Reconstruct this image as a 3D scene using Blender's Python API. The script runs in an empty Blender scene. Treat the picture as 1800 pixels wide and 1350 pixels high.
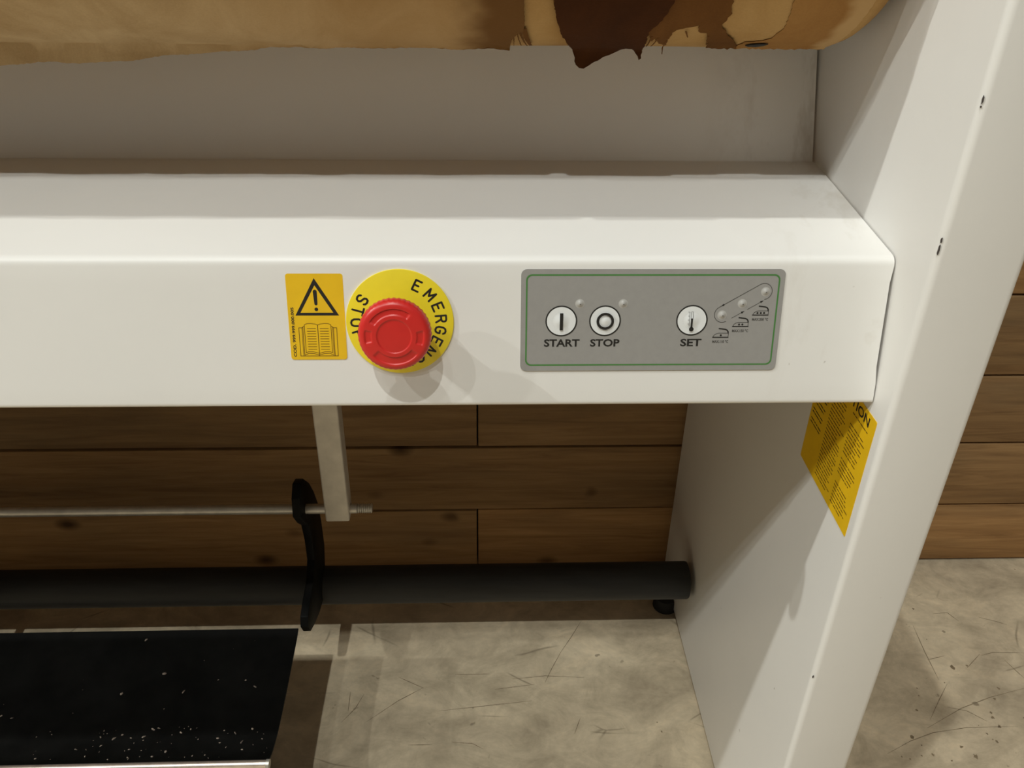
import bpy, bmesh, math, random
from mathutils import Vector, Matrix, noise
from mathutils.geometry import delaunay_2d_cdt

random.seed(7)
SC = bpy.context.scene
COL = SC.collection
PI = math.pi

# ------------------------------------------------------------------ camera
cam_data = bpy.data.cameras.new('camera')
cam = bpy.data.objects.new('camera', cam_data)
COL.objects.link(cam)
TILT, YAW, ROLL, FPX = 0.554388, 0.0452327, -0.0184885, 1527.55
fwd = Vector((math.sin(YAW) * math.cos(TILT), math.cos(YAW) * math.cos(TILT), -math.sin(TILT)))
rgt = Vector((math.cos(YAW), -math.sin(YAW), 0))
dwn = fwd.cross(rgt)
r2 = rgt * math.cos(ROLL) + dwn * math.sin(ROLL)
d2 = dwn * math.cos(ROLL) - rgt * math.sin(ROLL)
m = Matrix((r2, -d2, -fwd)).transposed().to_4x4()
m.translation = (0, 0, 1.0)
cam.matrix_world = m
cam_data.sensor_fit = 'HORIZONTAL'
cam_data.sensor_width = 36
cam_data.lens = FPX / 1800 * 36
cam_data.clip_start = 0.01
SC.camera = cam

# ------------------------------------------------------------------ light
SC.view_settings.view_transform = 'Standard'
SC.view_settings.look = 'None'
SC.view_settings.gamma = 1
SC.view_settings.use_curve_mapping = False
SC.view_settings.exposure = 0.0

world = bpy.data.worlds.new('hall')
SC.world = world
world.use_nodes = True
bg = world.node_tree.nodes['Background']
bg.inputs[0].default_value = (1.0, 0.95, 0.86, 1)
bg.inputs[1].default_value = 0.095


def lamp(name, target, d, dist, power, col=(0.975, 1.0, 0.95), rad=0.05):
    """small ceiling lamp whose rays reach `target` travelling along d"""
    L = bpy.data.lights.new(name, 'POINT')
    L.energy = power
    L.color = col
    L.shadow_soft_size = rad
    o = bpy.data.objects.new(name, L)
    COL.objects.link(o)
    o.location = Vector(target) - Vector(d).normalized() * dist
    return o


HEAD = (-0.0555, 0.5185, 0.718)
DIST = 7.5
K = 4 * PI * PI * DIST ** 2      # watts that give unit brightness on white at that distance
lamp('ceiling_lamp', HEAD, (0.14, 0.615, -1), DIST, 0.31 * K)
lamp('ceiling_lamp', HEAD, (0.28, 0.55, -1), DIST, 0.06 * K)
lamp('ceiling_lamp', HEAD, (0.66, 0.58, -1), DIST, 0.13 * K)
lamp('ceiling_lamp', HEAD, (1.50, 0.55, -1), DIST, 0.12 * K)
lamp('ceiling_lamp', HEAD, (0.17, 0.185, -1), DIST, 0.22 * K)
lamp('ceiling_lamp', HEAD, (1.15, 0.195, -1), DIST, 0.30 * K)

# ------------------------------------------------------------------ materials


def rgb(r, g, b):
    f = lambda c: (c / 255 / 12.92) if c / 255 <= 0.04045 else ((c / 255 + 0.055) / 1.055) ** 2.4
    return (f(r), f(g), f(b), 1)


class NT:
    def __init__(s, name):
        s.m = bpy.data.materials.new(name)
        s.m.use_nodes = True
        s.t = s.m.node_tree
        s.b = s.t.nodes['Principled BSDF']

    def n(s, typ, **kw):
        x = s.t.nodes.new(typ)
        for k, v in kw.items():
            if hasattr(x, k):
                setattr(x, k, v)
            else:
                x.inputs[k].default_value = v
        return x

    def l(s, a, b):
        s.t.links.new(a, b)

    def ramp(s, src, stops, interp='LINEAR'):
        r = s.n('ShaderNodeValToRGB')
        r.color_ramp.interpolation = interp
        e = r.color_ramp.elements
        while len(e) < len(stops):
            e.new(0.5)
        for i, (p, c) in enumerate(stops):
            e[i].position = p
            e[i].color = c if len(c) == 4 else (*c, 1)
        s.l(src, r.inputs[0])
        return r.outputs[0]

    def mix(s, fac, a, b, mode='MIX'):
        x = s.n('ShaderNodeMix', data_type='RGBA', blend_type=mode)
        for sock, v in ((x.inputs[0], fac), (x.inputs[6], a), (x.inputs[7], b)):
            if isinstance(v, (int, float)):
                sock.default_value = v
            elif isinstance(v, tuple):
                sock.default_value = v
            else:
                s.l(v, sock)
        return x.outputs[2]

    def noise(s, co, scale, detail=4, rough=0.6, dist=0.0):
        x = s.n('ShaderNodeTexNoise')
        x.inputs['Scale'].default_value = scale
        x.inputs['Detail'].default_value = detail
        x.inputs['Roughness'].default_value = rough
        x.inputs['Distortion'].default_value = dist
        s.l(co, x.inputs['Vector'])
        return x.outputs['Fac']

    def map(s, co, scale=(1, 1, 1), loc=(0, 0, 0), rot=(0, 0, 0)):
        x = s.n('ShaderNodeMapping')
        x.inputs['Scale'].default_value = scale
        x.inputs['Location'].default_value = loc
        x.inputs['Rotation'].default_value = rot
        s.l(co, x.inputs['Vector'])
        return x.outputs[0]

    def co(s, kind='Object'):
        return s.n('ShaderNodeTexCoord').outputs[kind]

    def bump(s, h, strength=0.2, dist=0.001):
        x = s.n('ShaderNodeBump')
        x.inputs['Strength'].default_value = strength
        x.inputs['Distance'].default_value = dist
        s.l(h, x.inputs['Height'])
        s.l(x.outputs[0], s.b.inputs['Normal'])

    def math(s, op, a, b=None):
        x = s.n('ShaderNodeMath', operation=op)
        for i, v in enumerate((a, b)):
            if v is None:
                continue
            if isinstance(v, (int, float)):
                x.inputs[i].default_value = v
            else:
                s.l(v, x.inputs[i])
        return x.outputs[0]


def plain(name, col, rough=0.5, metal=0.0, vary=0.06, scale=40):
    t = NT(name)
    f = t.noise(t.co(), scale, 3)
    c = t.ramp(f, [(0.3, tuple(x * (1 - vary) for x in col[:3])), (0.7, tuple(min(1, x * (1 + vary)) for x in col[:3]))])
    t.l(c, t.b.inputs['Base Color'])
    t.b.inputs['Roughness'].default_value = rough
    t.b.inputs['Metallic'].default_value = metal
    return t.m


def paint_mat(name, base=(0.80, 0.785, 0.755), dirt=0.4):
    t = NT(name)
    co = t.co()
    f = t.noise(co, 5, 5, 0.65)
    c1 = t.ramp(f, [(0.3, tuple(x * 0.965 for x in base)), (0.7, base)])
    # faint greasy smears, stronger near the right end of the trough
    f2 = t.noise(t.map(co, (9, 4, 4)), 1.6, 5, 0.7, 0.4)
    sm = t.ramp(f2, [(0.52, (0, 0, 0)), (0.68, (1, 1, 1))])
    sep = t.n('ShaderNodeSeparateXYZ')
    t.l(co, sep.inputs[0])
    edge = t.ramp(t.math('MULTIPLY', sep.outputs[0], 1.0), [(0.19, (0, 0, 0)), (0.285, (1, 1, 1))])
    fac = t.math('MULTIPLY', t.math('MULTIPLY', sm, edge), dirt)
    c2 = t.mix(fac, c1, (0.45, 0.39, 0.30, 1))
    f3 = t.noise(co, 95, 2, 0.5)
    spk = t.ramp(f3, [(0.775, (0, 0, 0)), (0.80, (1, 1, 1))])
    c3 = t.mix(t.math('MULTIPLY', t.math('MULTIPLY', spk, edge), 0.6), c2, (0.2, 0.15, 0.1, 1))
    t.l(c3, t.b.inputs['Base Color'])
    t.b.inputs['Roughness'].default_value = 0.38
    t.b.inputs['Specular IOR Level'].default_value = 0.4
    t.bump(t.noise(co, 900, 2, 0.5), 0.06, 0.0004)
    return t.m


M = {}
M['paint'] = paint_mat('white_powder_coat')
M['paint_back'] = paint_mat('greasy_white_paint', (0.87, 0.85, 0.81), 0.6)
M['paint_panel'] = paint_mat('white_panel_paint', (0.78, 0.765, 0.735), 0.0)
M['hall_wall'] = plain('dark_hall_wall', (0.17, 0.14, 0.11), 0.8)
M['void'] = plain('dark_steel', (0.05, 0.045, 0.04), 0.8)
M['overlay'] = plain('grey_polycarbonate', rgb(150, 148, 145)[:3], 0.42, 0, 0.03, 200)
M['overlay_light'] = plain('grey_bump', rgb(172, 170, 166)[:3], 0.35, 0, 0.02)
M['green'] = plain('green_print', rgb(70, 125, 62)[:3], 0.5)
M['black_print'] = plain('black_print', (0.012, 0.011, 0.010), 0.5)
M['soft_print'] = plain('grey_print', (0.07, 0.065, 0.06), 0.5)
M['brown_print'] = plain('brown_print', (0.13, 0.06, 0.004), 0.5)
M['white_print'] = plain('white_button_face', rgb(226, 228, 228)[:3], 0.35, 0, 0.02)
M['yellow'] = plain('yellow_label', (0.83, 0.66, 0.022), 0.42, 0, 0.05)
M['amber_label'] = plain('amber_sticker', (0.81, 0.50, 0.010), 0.42, 0, 0.04, 60)
M['red'] = plain('red_plastic', (0.60, 0.022, 0.018), 0.34, 0, 0.06)
M['steel'] = plain('zinc_plated_steel', (0.56, 0.53, 0.48), 0.42, 0.75, 0.12, 60)
M['alu'] = plain('brushed_aluminium', (0.55, 0.51, 0.45), 0.5, 0.35, 0.1, 50)
M['chrome'] = plain('worn_chrome', (0.80, 0.70, 0.62), 0.30, 0.85, 0.15, 90)
M['rubber'] = plain('black_rubber', (0.010, 0.010, 0.010), 0.8)
M['scratch'] = plain('scratched_concrete', rgb(128, 112, 88)[:3], 0.8, 0, 0.25, 120)
M['chip'] = plain('bare_chip', (0.05, 0.04, 0.035), 0.7)
M['lint'] = plain('lint', (0.24, 0.19, 0.15), 0.9, 0, 0.6, 60)


def black_enamel():
    t = NT('black_enamel')
    co = t.co()
    f = t.noise(co, 18, 5, 0.7)
    c = t.ramp(f, [(0.35, (0.0018, 0.002, 0.0018)), (0.75, (0.006, 0.006, 0.0055))])
    d = t.noise(t.map(co, (1, 1, 1)), 160, 3, 0.7)
    dk = t.ramp(d, [(0.70, (0, 0, 0)), (0.78, (1, 1, 1))])
    area = t.ramp(t.noise(co, 9, 2), [(0.5, (0, 0, 0)), (0.66, (1, 1, 1))])
    c = t.mix(t.math('MULTIPLY', t.math('MULTIPLY', dk, area), 0.5), c, (0.20, 0.17, 0.14, 1))
    t.l(c, t.b.inputs['Base Color'])
    t.b.inputs['Roughness'].default_value = 0.55
    t.b.inputs['Specular IOR Level'].default_value = 0.10
    return t.m


M['enamel'] = black_enamel()


def black_bar():
    t = NT('scuffed_black_tube')
    co = t.co()
    f = t.noise(t.map(co, (4, 30, 30)), 3, 4, 0.6)
    c = t.ramp(f, [(0.3, (0.008, 0.008, 0.008)), (0.7, (0.020, 0.020, 0.0195))])
    sc = t.ramp(t.noise(t.map(co, (60, 200, 200)), 1, 3, 0.7), [(0.76, (0, 0, 0)), (0.80, (1, 1, 1))])
    c = t.mix(t.math('MULTIPLY', sc, 0.35), c, (0.35, 0.34, 0.32, 1))
    t.l(c, t.b.inputs['Base Color'])
    t.b.inputs['Roughness'].default_value = 0.6
    return t.m


M['bar'] = black_bar()


def cloth_mat(name, light, dark, stain=None):
    """woven padding cloth; stain = (x0, x1, colour): scorch between two places along the roll"""
    t = NT(name)
    co = t.co()
    f = t.noise(t.map(co, (9, 5, 5)), 2.2, 6, 0.62, 0.8)
    c = t.ramp(f, [(0.32, dark), (0.66, light)])
    weave = t.noise(co, 700, 2, 0.5)
    c = t.mix(0.18, c, t.ramp(weave, [(0.3, tuple(x * 0.6 for x in light)), (0.7, light)]))
    if stain:
        sep = t.n('ShaderNodeSeparateXYZ')
        t.l(co, sep.inputs[0])
        wob = t.math('MULTIPLY', t.math('SUBTRACT', t.noise(co, 22, 3), 0.5), 0.035)
        x = t.math('ADD', sep.outputs[0], wob)
        for x0, x1, wid, colr, amt in stain:
            a = t.n('ShaderNodeMapRange', interpolation_type='SMOOTHSTEP')
            t.l(x, a.inputs[0])
            a.inputs[1].default_value = x0 - wid
            a.inputs[2].default_value = x0 + wid
            b = t.n('ShaderNodeMapRange', interpolation_type='SMOOTHSTEP')
            t.l(x, b.inputs[0])
            b.inputs[1].default_value = x1 - wid
            b.inputs[2].default_value = x1 + wid
            inv = t.math('SUBTRACT', 1.0, b.outputs[0])
            fac = t.math('MULTIPLY', t.math('MULTIPLY', a.outputs[0], inv), amt)
            c = t.mix(fac, c, (*colr, 1))
    t.l(c, t.b.inputs['Base Color'])
    t.b.inputs['Roughness'].default_value = 0.95
    t.b.inputs['Specular IOR Level'].default_value = 0.1
    t.bump(t.math('ADD', t.noise(t.map(co, (1, 1, 1)), 30, 4, 0.6), t.math('MULTIPLY', weave, 0.15)), 0.35, 0.004)
    return t.m


M['cloth_pad'] = cloth_mat('padding_felt', (0.47, 0.29, 0.115), (0.38, 0.215, 0.075),
                           [(0.055, 0.078, 0.01, (0.30, 0.15, 0.04), 0.5)])
M['cloth_cover'] = cloth_mat('worn_cotton_cover', (0.52, 0.375, 0.205), (0.36, 0.235, 0.11),
                             [(-0.14, 0.10, 0.12, (0.36, 0.20, 0.07), 0.6), (-0.006, 0.06, 0.016, (0.125, 0.055, 0.014), 0.92)])
M['cloth_amber'] = cloth_mat('amber_scorched_cotton', (0.34, 0.175, 0.055), (0.25, 0.115, 0.032),
                             [(0.253, 0.4, 0.006, (0.48, 0.31, 0.14), 0.85)])
M['cloth_brown'] = cloth_mat('brown_scorched_cotton', (0.155, 0.066, 0.017), (0.105, 0.043, 0.011))
M['cloth_dark'] = cloth_mat('dark_scorched_cotton', (0.066, 0.022, 0.006), (0.038, 0.013, 0.004))


def plank_mat():
    t = NT('old_pine_board')
    co = t.co()
    info = t.n('ShaderNodeObjectInfo')
    off = t.n('ShaderNodeCombineXYZ')
    t.l(t.math('MULTIPLY', info.outputs['Random'], 37.0), off.inputs[0])
    t.l(t.math('MULTIPLY', info.outputs['Random'], 91.0), off.inputs[2])
    add = t.n('ShaderNodeVectorMath', operation='ADD')
    t.l(co, add.inputs[0])
    t.l(off.outputs[0], add.inputs[1])
    p = add.outputs[0]
    grain = t.noise(t.map(p, (3.0, 20, 46)), 1.6, 7, 0.62, 0.9)
    c = t.ramp(grain, [(0.22, rgb(126, 97, 67)), (0.5, rgb(158, 126, 88)), (0.80, rgb(182, 149, 106))])
    # grey weathering in broad streaks
    wth = t.ramp(t.noise(t.map(p, (2.5, 8, 11)), 1.0, 4, 0.6), [(0.45, (0, 0, 0)), (0.70, (1, 1, 1))])
    c = t.mix(t.math('MULTIPLY', wth, 0.55), c, rgb(122, 104, 80))
    tone = t.ramp(info.outputs['Random'], [(0.0, (0.72, 0.70, 0.68)), (0.5, (1.0, 0.95, 0.88)), (1.0, (1.12, 1.0, 0.85))])
    c = t.mix(1.0, c, tone, 'MULTIPLY')
    # knots
    v = t.n('ShaderNodeTexVoronoi')
    v.inputs['Scale'].default_value = 1.0
    t.l(t.map(p, (6.5, 1, 11)), v.inputs['Vector'])
    kn = t.ramp(v.outputs['Distance'], [(0.05, (1, 1, 1)), (0.16, (0, 0, 0))])
    pick = t.ramp(t.noise(t.map(p, (6.5, 1, 11)), 0.9, 0), [(0.38, (0, 0, 0)), (0.43, (1, 1, 1))])
    c = t.mix(t.math('MULTIPLY', t.math('MULTIPLY', kn, pick), 0.85), c, rgb(48, 28, 15))
    t.l(c, t.b.inputs['Base Color'])
    t.b.inputs['Roughness'].default_value = 0.8
    t.b.inputs['Specular IOR Level'].default_value = 0.2
    t.bump(grain, 0.35, 0.002)
    return t.m


M['plank'] = plank_mat()


def concrete():
    t = NT('stained_concrete')
    co = t.co()
    big = t.noise(co, 3.2, 5, 0.6, 0.5)
    c = t.ramp(big, [(0.30, rgb(176, 162, 140)), (0.5, rgb(206, 191, 165)), (0.72, rgb(226, 211, 184))])
    mid = t.noise(t.map(co, (1, 1.4, 1)), 17, 6, 0.7, 0.8)
    c = t.mix(0.5, c, t.ramp(mid, [(0.30, (0.56, 0.54, 0.50)), (0.6, (1.08, 1.07, 1.05))]), 'MULTIPLY')
    mott = t.noise(t.map(co, (1, 1.25, 1), (3, 1, 0)), 9, 5, 0.65, 1.2)
    c = t.mix(0.8, c, t.ramp(mott, [(0.34, (0.76, 0.75, 0.73)), (0.55, (1.06, 1.06, 1.05)), (0.68, (1.20, 1.18, 1.15))]), 'MULTIPLY')
    fine = t.noise(co, 120, 3, 0.6)
    c = t.mix(0.28, c, t.ramp(fine, [(0.3, (0.75, 0.74, 0.72)), (0.7, (1.08, 1.08, 1.07))]), 'MULTIPLY')
    # pits and droppings
    pit = t.ramp(t.noise(co, 62, 2, 0.5, 0.3), [(0.70, (0, 0, 0)), (0.74, (1, 1, 1))])
    area = t.ramp(t.noise(co, 5, 2), [(0.46, (0, 0, 0)), (0.62, (1, 1, 1))])
    c = t.mix(t.math('MULTIPLY', t.math('MULTIPLY', pit, area), 0.6), c, rgb(92, 78, 60))
    # hairline scratches
    warp = t.n('ShaderNodeTexNoise')
    warp.inputs['Scale'].default_value = 6
    t.l(co, warp.inputs['Vector'])
    for k, (rot, sc, wd, thr) in enumerate(((0.3, (5, 9, 1), 0.006, 0.58), (1.3, (4, 8, 1), 0.005, 0.60), (2.3, (3.0, 7, 1), 0.004, 0.60))):
        wv = t.n('ShaderNodeVectorMath', operation='MULTIPLY_ADD')
        t.l(warp.outputs['Color'], wv.inputs[0])
        wv.inputs[1].default_value = (0.05, 0.05, 0)
        t.l(co, wv.inputs[2])
        vo = t.n('ShaderNodeTexVoronoi', feature='DISTANCE_TO_EDGE')
        vo.inputs['Scale'].default_value = 1.0
        t.l(t.map(wv.outputs[0], sc, (k * 3.1, k * 1.7, 0), (0, 0, rot)), vo.inputs['Vector'])
        ln = t.ramp(vo.outputs['Distance'], [(0.0, (1, 1, 1)), (wd * 2, (0, 0, 0))])
        mk = t.ramp(t.noise(t.map(co, (1, 1, 1), (k * 5, 2, 0)), 7, 2), [(thr, (0, 0, 0)), (thr + 0.06, (1, 1, 1))])
        c = t.mix(t.math('MULTIPLY', t.math('MULTIPLY', ln, mk), 0.55), c, rgb(92, 80, 62))
    t.l(c, t.b.inputs['Base Color'])
    t.b.inputs['Roughness'].default_value = 0.62
    t.b.inputs['Specular IOR Level'].default_value = 0.3
    # short diagonal trowel ticks
    tk = t.ramp(t.noise(t.map(co, (26, 120, 1), (0, 0, 0), (0, 0, 0.7)), 1.0, 3, 0.6, 0.3), [(0.64, (0, 0, 0)), (0.72, (1, 1, 1))])
    ta = t.ramp(t.noise(co, 8, 2), [(0.48, (0, 0, 0)), (0.6, (1, 1, 1))])
    c = t.mix(t.math('MULTIPLY', t.math('MULTIPLY', tk, ta), 0.4), c, rgb(104, 92, 74))
    # grey patches either side of the machine's foot
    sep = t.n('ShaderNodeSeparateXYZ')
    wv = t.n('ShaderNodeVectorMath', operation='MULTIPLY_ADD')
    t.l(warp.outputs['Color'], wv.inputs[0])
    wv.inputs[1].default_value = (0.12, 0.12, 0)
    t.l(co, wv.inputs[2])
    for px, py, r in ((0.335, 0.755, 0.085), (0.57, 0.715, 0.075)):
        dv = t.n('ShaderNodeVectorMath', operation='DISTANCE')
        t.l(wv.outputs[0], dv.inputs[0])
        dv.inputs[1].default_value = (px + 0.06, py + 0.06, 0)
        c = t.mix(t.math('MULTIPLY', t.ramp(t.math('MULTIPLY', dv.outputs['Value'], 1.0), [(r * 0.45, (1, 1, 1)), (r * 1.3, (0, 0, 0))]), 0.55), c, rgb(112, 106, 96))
    t.bump(mid, 0.15, 0.002)
    return t.m


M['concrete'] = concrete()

# ------------------------------------------------------------------ mesh helpers


class MB:
    """collects polygons with material slots, builds ONE mesh object"""

    def __init__(s, *mats):
        s.v, s.f, s.mi, s.mats = [], [], [], list(mats)

    def add(s, verts, faces, mat=0):
        o = len(s.v)
        s.v += [tuple(p) for p in verts]
        s.f += [tuple(i + o for i in f) for f in faces]
        s.mi += [mat] * len(faces)

    def box(s, a, b, mat=0):
        x0, y0, z0 = a
        x1, y1, z1 = b
        s.add([(x0, y0, z0), (x1, y0, z0), (x1, y1, z0), (x0, y1, z0), (x0, y0, z1), (x1, y0, z1), (x1, y1, z1), (x0, y1, z1)],
              [(0, 3, 2, 1), (4, 5, 6, 7), (0, 1, 5, 4), (1, 2, 6, 5), (2, 3, 7, 6), (3, 0, 4, 7)], mat)

    def tube(s, p, q, r, n=24, mat=0, cap=True, r1=None):
        p, q = Vector(p), Vector(q)
        d = (q - p).normalized()
        a = d.orthogonal().normalized()
        b = d.cross(a)
        r1 = r if r1 is None else r1
        vs = []
        for c, rr in ((p, r), (q, r1)):
            vs += [c + (a * math.cos(2 * PI * i / n) + b * math.sin(2 * PI * i / n)) * rr for i in range(n)]
        fs = [(i, (i + 1) % n, n + (i + 1) % n, n + i) for i in range(n)]
        if cap:
            fs += [tuple(range(n))[::-1], tuple(range(n, 2 * n))]
        s.add(vs, fs, mat)

    def build(s, name, parent=None, smooth=False, bevel=0, seg=3, solid=0, loc=None, ang=35):
        me = bpy.data.meshes.new(name)
        off = Vector(loc) if loc else Vector((0, 0, 0))
        me.from_pydata([Vector(p) - off for p in s.v], [], s.f)
        for mm in s.mats:
            me.materials.append(mm)
        me.polygons.foreach_set('material_index', s.mi)
        bm = bmesh.new()
        bm.from_mesh(me)
        bmesh.ops.recalc_face_normals(bm, faces=bm.faces)
        if bevel:
            ed = [e for e in bm.edges if len(e.link_faces) == 2 and e.calc_face_angle(0) > math.radians(30)]
            bmesh.ops.bevel(bm, geom=ed, offset=bevel, segments=seg, profile=0.5, affect='EDGES', clamp_overlap=True)
        if smooth or bevel:
            for f in bm.faces:
                f.smooth = True
            for e in bm.edges:
                if len(e.link_faces) == 2 and e.calc_face_angle(0) > math.radians(ang):
                    e.smooth = False
        bm.to_mesh(me)
        bm.free()
        o = bpy.data.objects.new(name, me)
        COL.objects.link(o)
        o.location = off
        if parent:
            o.parent = parent
            o.matrix_parent_inverse = PINV(parent)
        if solid:
            md = o.modifiers.new('thickness', 'SOLIDIFY')
            md.thickness = solid
            md.offset = 0
            if smooth:
                es_ = o.modifiers.new('hard_rims', 'EDGE_SPLIT')
                es_.split_angle = math.radians(min(ang, 60))
        return o


def PINV(parent):
    """inverse of the parent's (translation only) world matrix"""
    t = Vector((0, 0, 0))
    p = parent
    while p:
        t += p.location if p.parent is None else p.location
        if p.parent:
            t += p.matrix_parent_inverse.translation
        p = p.parent
    return Matrix.Translation(-t)


def lerp(a, b, t):
    return a + (b - a) * t


def round_rect(u0, u1, v0, v1, r, n=6):
    pts = []
    for cx, cy, a0 in ((u1 - r, v1 - r, 0), (u0 + r, v1 - r, 90), (u0 + r, v0 + r, 180), (u1 - r, v0 + r, 270)):
        for i in range(n + 1):
            a = math.radians(a0 + 90 * i / n)
            pts.append((cx + r * math.cos(a), cy + r * math.sin(a)))
    return pts


def circle(cu, cv, r, n=40):
    return [(cu + r * math.cos(2 * PI * i / n), cv + r * math.sin(2 * PI * i / n)) for i in range(n)]


class Frame:
    """a flat place to print on: origin, u axis, v axis, normal"""

    def __init__(s, o, u, v, nrm):
        s.o, s.u, s.v, s.n = Vector(o), Vector(u), Vector(v), Vector(nrm)

    def __call__(s, u, v, h=0.0):
        return s.o + s.u * u + s.v * v + s.n * h

    def poly(s, mb, pts, h, mat=0):
        mb.add([s(u, v, h) for u, v in pts], [tuple(range(len(pts)))], mat)

    def slab(s, mb, pts, h0, h1, mat=0):
        n = len(pts)
        mb.add([s(u, v, h0) for u, v in pts] + [s(u, v, h1) for u, v in pts],
               [tuple(range(n, 2 * n)), tuple(range(n))[::-1]] + [(i, (i + 1) % n, n + (i + 1) % n, n + i) for i in range(n)], mat)

    def ring(s, mb, outer, inner, h, mat=0):
        n = len(outer)
        mb.add([s(u, v, h) for u, v in outer] + [s(u, v, h) for u, v in inner],
               [(i, (i + 1) % n, n + (i + 1) % n, n + i) for i in range(n)], mat)

    def stroke(s, mb, pts, w, h, mat=0, closed=False, rnd=True):
        """ribbon along a polyline"""
        P = [Vector(p) for p in pts]
        if closed:
            P.append(P[0])
        for k, (a, b) in enumerate(zip(P, P[1:])):
            d = (b - a)
            if d.length < 1e-9:
                continue
            d.normalize()
            nn = Vector((-d.y, d.x)) * w / 2
            hh = h + 0.000002 * (k % 2)
            s.poly(mb, [a - nn, b - nn, b + nn, a + nn], hh, mat)
        if rnd:
            for i, a in enumerate(P):
                s.poly(mb, circle(a.x, a.y, w / 2, 10), h + 0.000004, mat)

    def text(s, mb, body, u0, u1, v0, v1, h, mat=0, bold=0.0, vertical=False):
        cu = bpy.data.curves.new('t', 'FONT')
        cu.body = body
        cu.offset = bold
        cu.resolution_u = 3
        to = bpy.data.objects.new('t', cu)
        COL.objects.link(to)
        dg = bpy.context.evaluated_depsgraph_get()
        me = bpy.data.meshes.new_from_object(to.evaluated_get(dg))
        xs = [v.co.x for v in me.vertices]
        ys = [v.co.y for v in me.vertices]
        x0, x1, y0, y1 = min(xs), max(xs), min(ys), max(ys)
        vs = []
        for v in me.vertices:
            a = (v.co.x - x0) / (x1 - x0)
            b = (v.co.y - y0) / (y1 - y0)
            if vertical:   # reads upwards
                vs.append(s(lerp(u1, u0, b), lerp(v0, v1, a), h))
            else:
                vs.append(s(lerp(u0, u1, a), lerp(v0, v1, b), h))
        mb.add(vs, [tuple(p.vertices) for p in me.polygons], mat)
        bpy.data.objects.remove(to)
        bpy.data.curves.remove(cu)
        bpy.data.meshes.remove(me)


def struct(o):
    o['kind'] = 'structure'
    return o


# ------------------------------------------------------------------ setting: floor and boarded wall
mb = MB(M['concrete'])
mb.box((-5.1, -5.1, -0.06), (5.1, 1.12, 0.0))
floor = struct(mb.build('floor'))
for nm, a_, b_ in (('wall_front', (-5.1, -5.1, 0), (5.1, -5.0, 3.2)), ('wall_left', (-5.1, -5.0, 0), (-5.0, 1.12, 3.2)), ('wall_right', (5.0, -5.0, 0), (5.1, 1.12, 3.2))):
    mb = MB(M['hall_wall'])
    mb.box(a_, b_)
    struct(mb.build(nm))

SCR = [[[0.5309, 0.692], [0.5688, 0.7098], [0.6051, 0.7219], [0.6551, 0.7287], [0.7257, 0.7288]],
       [[0.6006, 0.7291], [0.6622, 0.7594], [0.7108, 0.7762], [0.7674, 0.7903]],
       [[0.6105, 0.7423], [0.6361, 0.7722], [0.6615, 0.8005]],
       [[0.6592, 0.9084], [0.6548, 0.859], [0.6525, 0.8077]],
       [[0.7008, 0.9317], [0.7241, 0.9336], [0.7336, 0.916]],
       [[0.7685, 0.9233], [0.7871, 0.916], [0.805, 0.9076]],
       [[0.7359, 0.8498], [0.7555, 0.8547], [0.8016, 0.8526]],
       [[0.7037, 0.8277], [0.7344, 0.852]],
       [[0.7653, 0.8408], [0.777, 0.8078]],
       [[0.6433, 0.7617], [0.6678, 0.7547], [0.6872, 0.7378]],
       [[-0.0566, 0.7716], [0.0068, 0.7784], [0.071, 0.7853]],
       [[0.0457, 0.8223], [0.0919, 0.8272], [0.1474, 0.823]],
       [[0.1544, 0.9292], [0.1357, 0.8972], [0.1181, 0.8696]],
       [[0.1181, 0.8696], [0.1026, 0.84], [0.0911, 0.8154]],
       [[-0.0793, 0.8106], [-0.1125, 0.7895], [-0.1525, 0.7567]],
       [[-0.0947, 0.7199], [-0.0628, 0.7199]],
       [[-0.0369, 0.7227], [-0.0109, 0.7204], [0.004, 0.7116]],
       [[-0.1156, 0.8299], [-0.0785, 0.8096]],
       [[0.1248, 0.7317], [0.1349, 0.7562]],
       [[-0.1858, 0.7566], [-0.1695, 0.7788], [-0.1604, 0.8019]],
       [[-0.1789, 0.7745], [-0.1797, 0.8062]],
       [[0.652, 0.8433], [0.6805, 0.85]],
       [[-0.0354, 0.8321], [0.013, 0.832]],
       [[0.0205, 0.8054], [0.0766, 0.8128]]]
PIT = [[0.7308, 0.7911], [0.6996, 0.7511], [0.6977, 0.743], [0.7163, 0.7741], [0.615, 0.7938], [0.6119, 0.7813], [0.5989, 0.7572], [0.5745, 0.7157], [0.5814, 0.7035], [0.6805, 0.7097], [0.6845, 0.707], [0.6773, 0.7185], [0.6451, 0.6851], [0.6332, 0.6997], [0.5901, 0.6889], [0.5479, 0.6875], [0.5576, 0.6839], [0.6584, 0.8026], [0.6834, 0.8292], [0.7048, 0.8318], [0.881, 1.0253], [0.6742, 0.9429], [0.5747, 0.6885], [0.6109, 0.6801], [0.2412, 0.7324], [0.2377, 0.7466], [0.7408, 0.7419], [0.6723, 0.7318], [0.6997, 0.7285]]
mb = MB(M['scratch'])
rs_ = random.Random(3)
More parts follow.
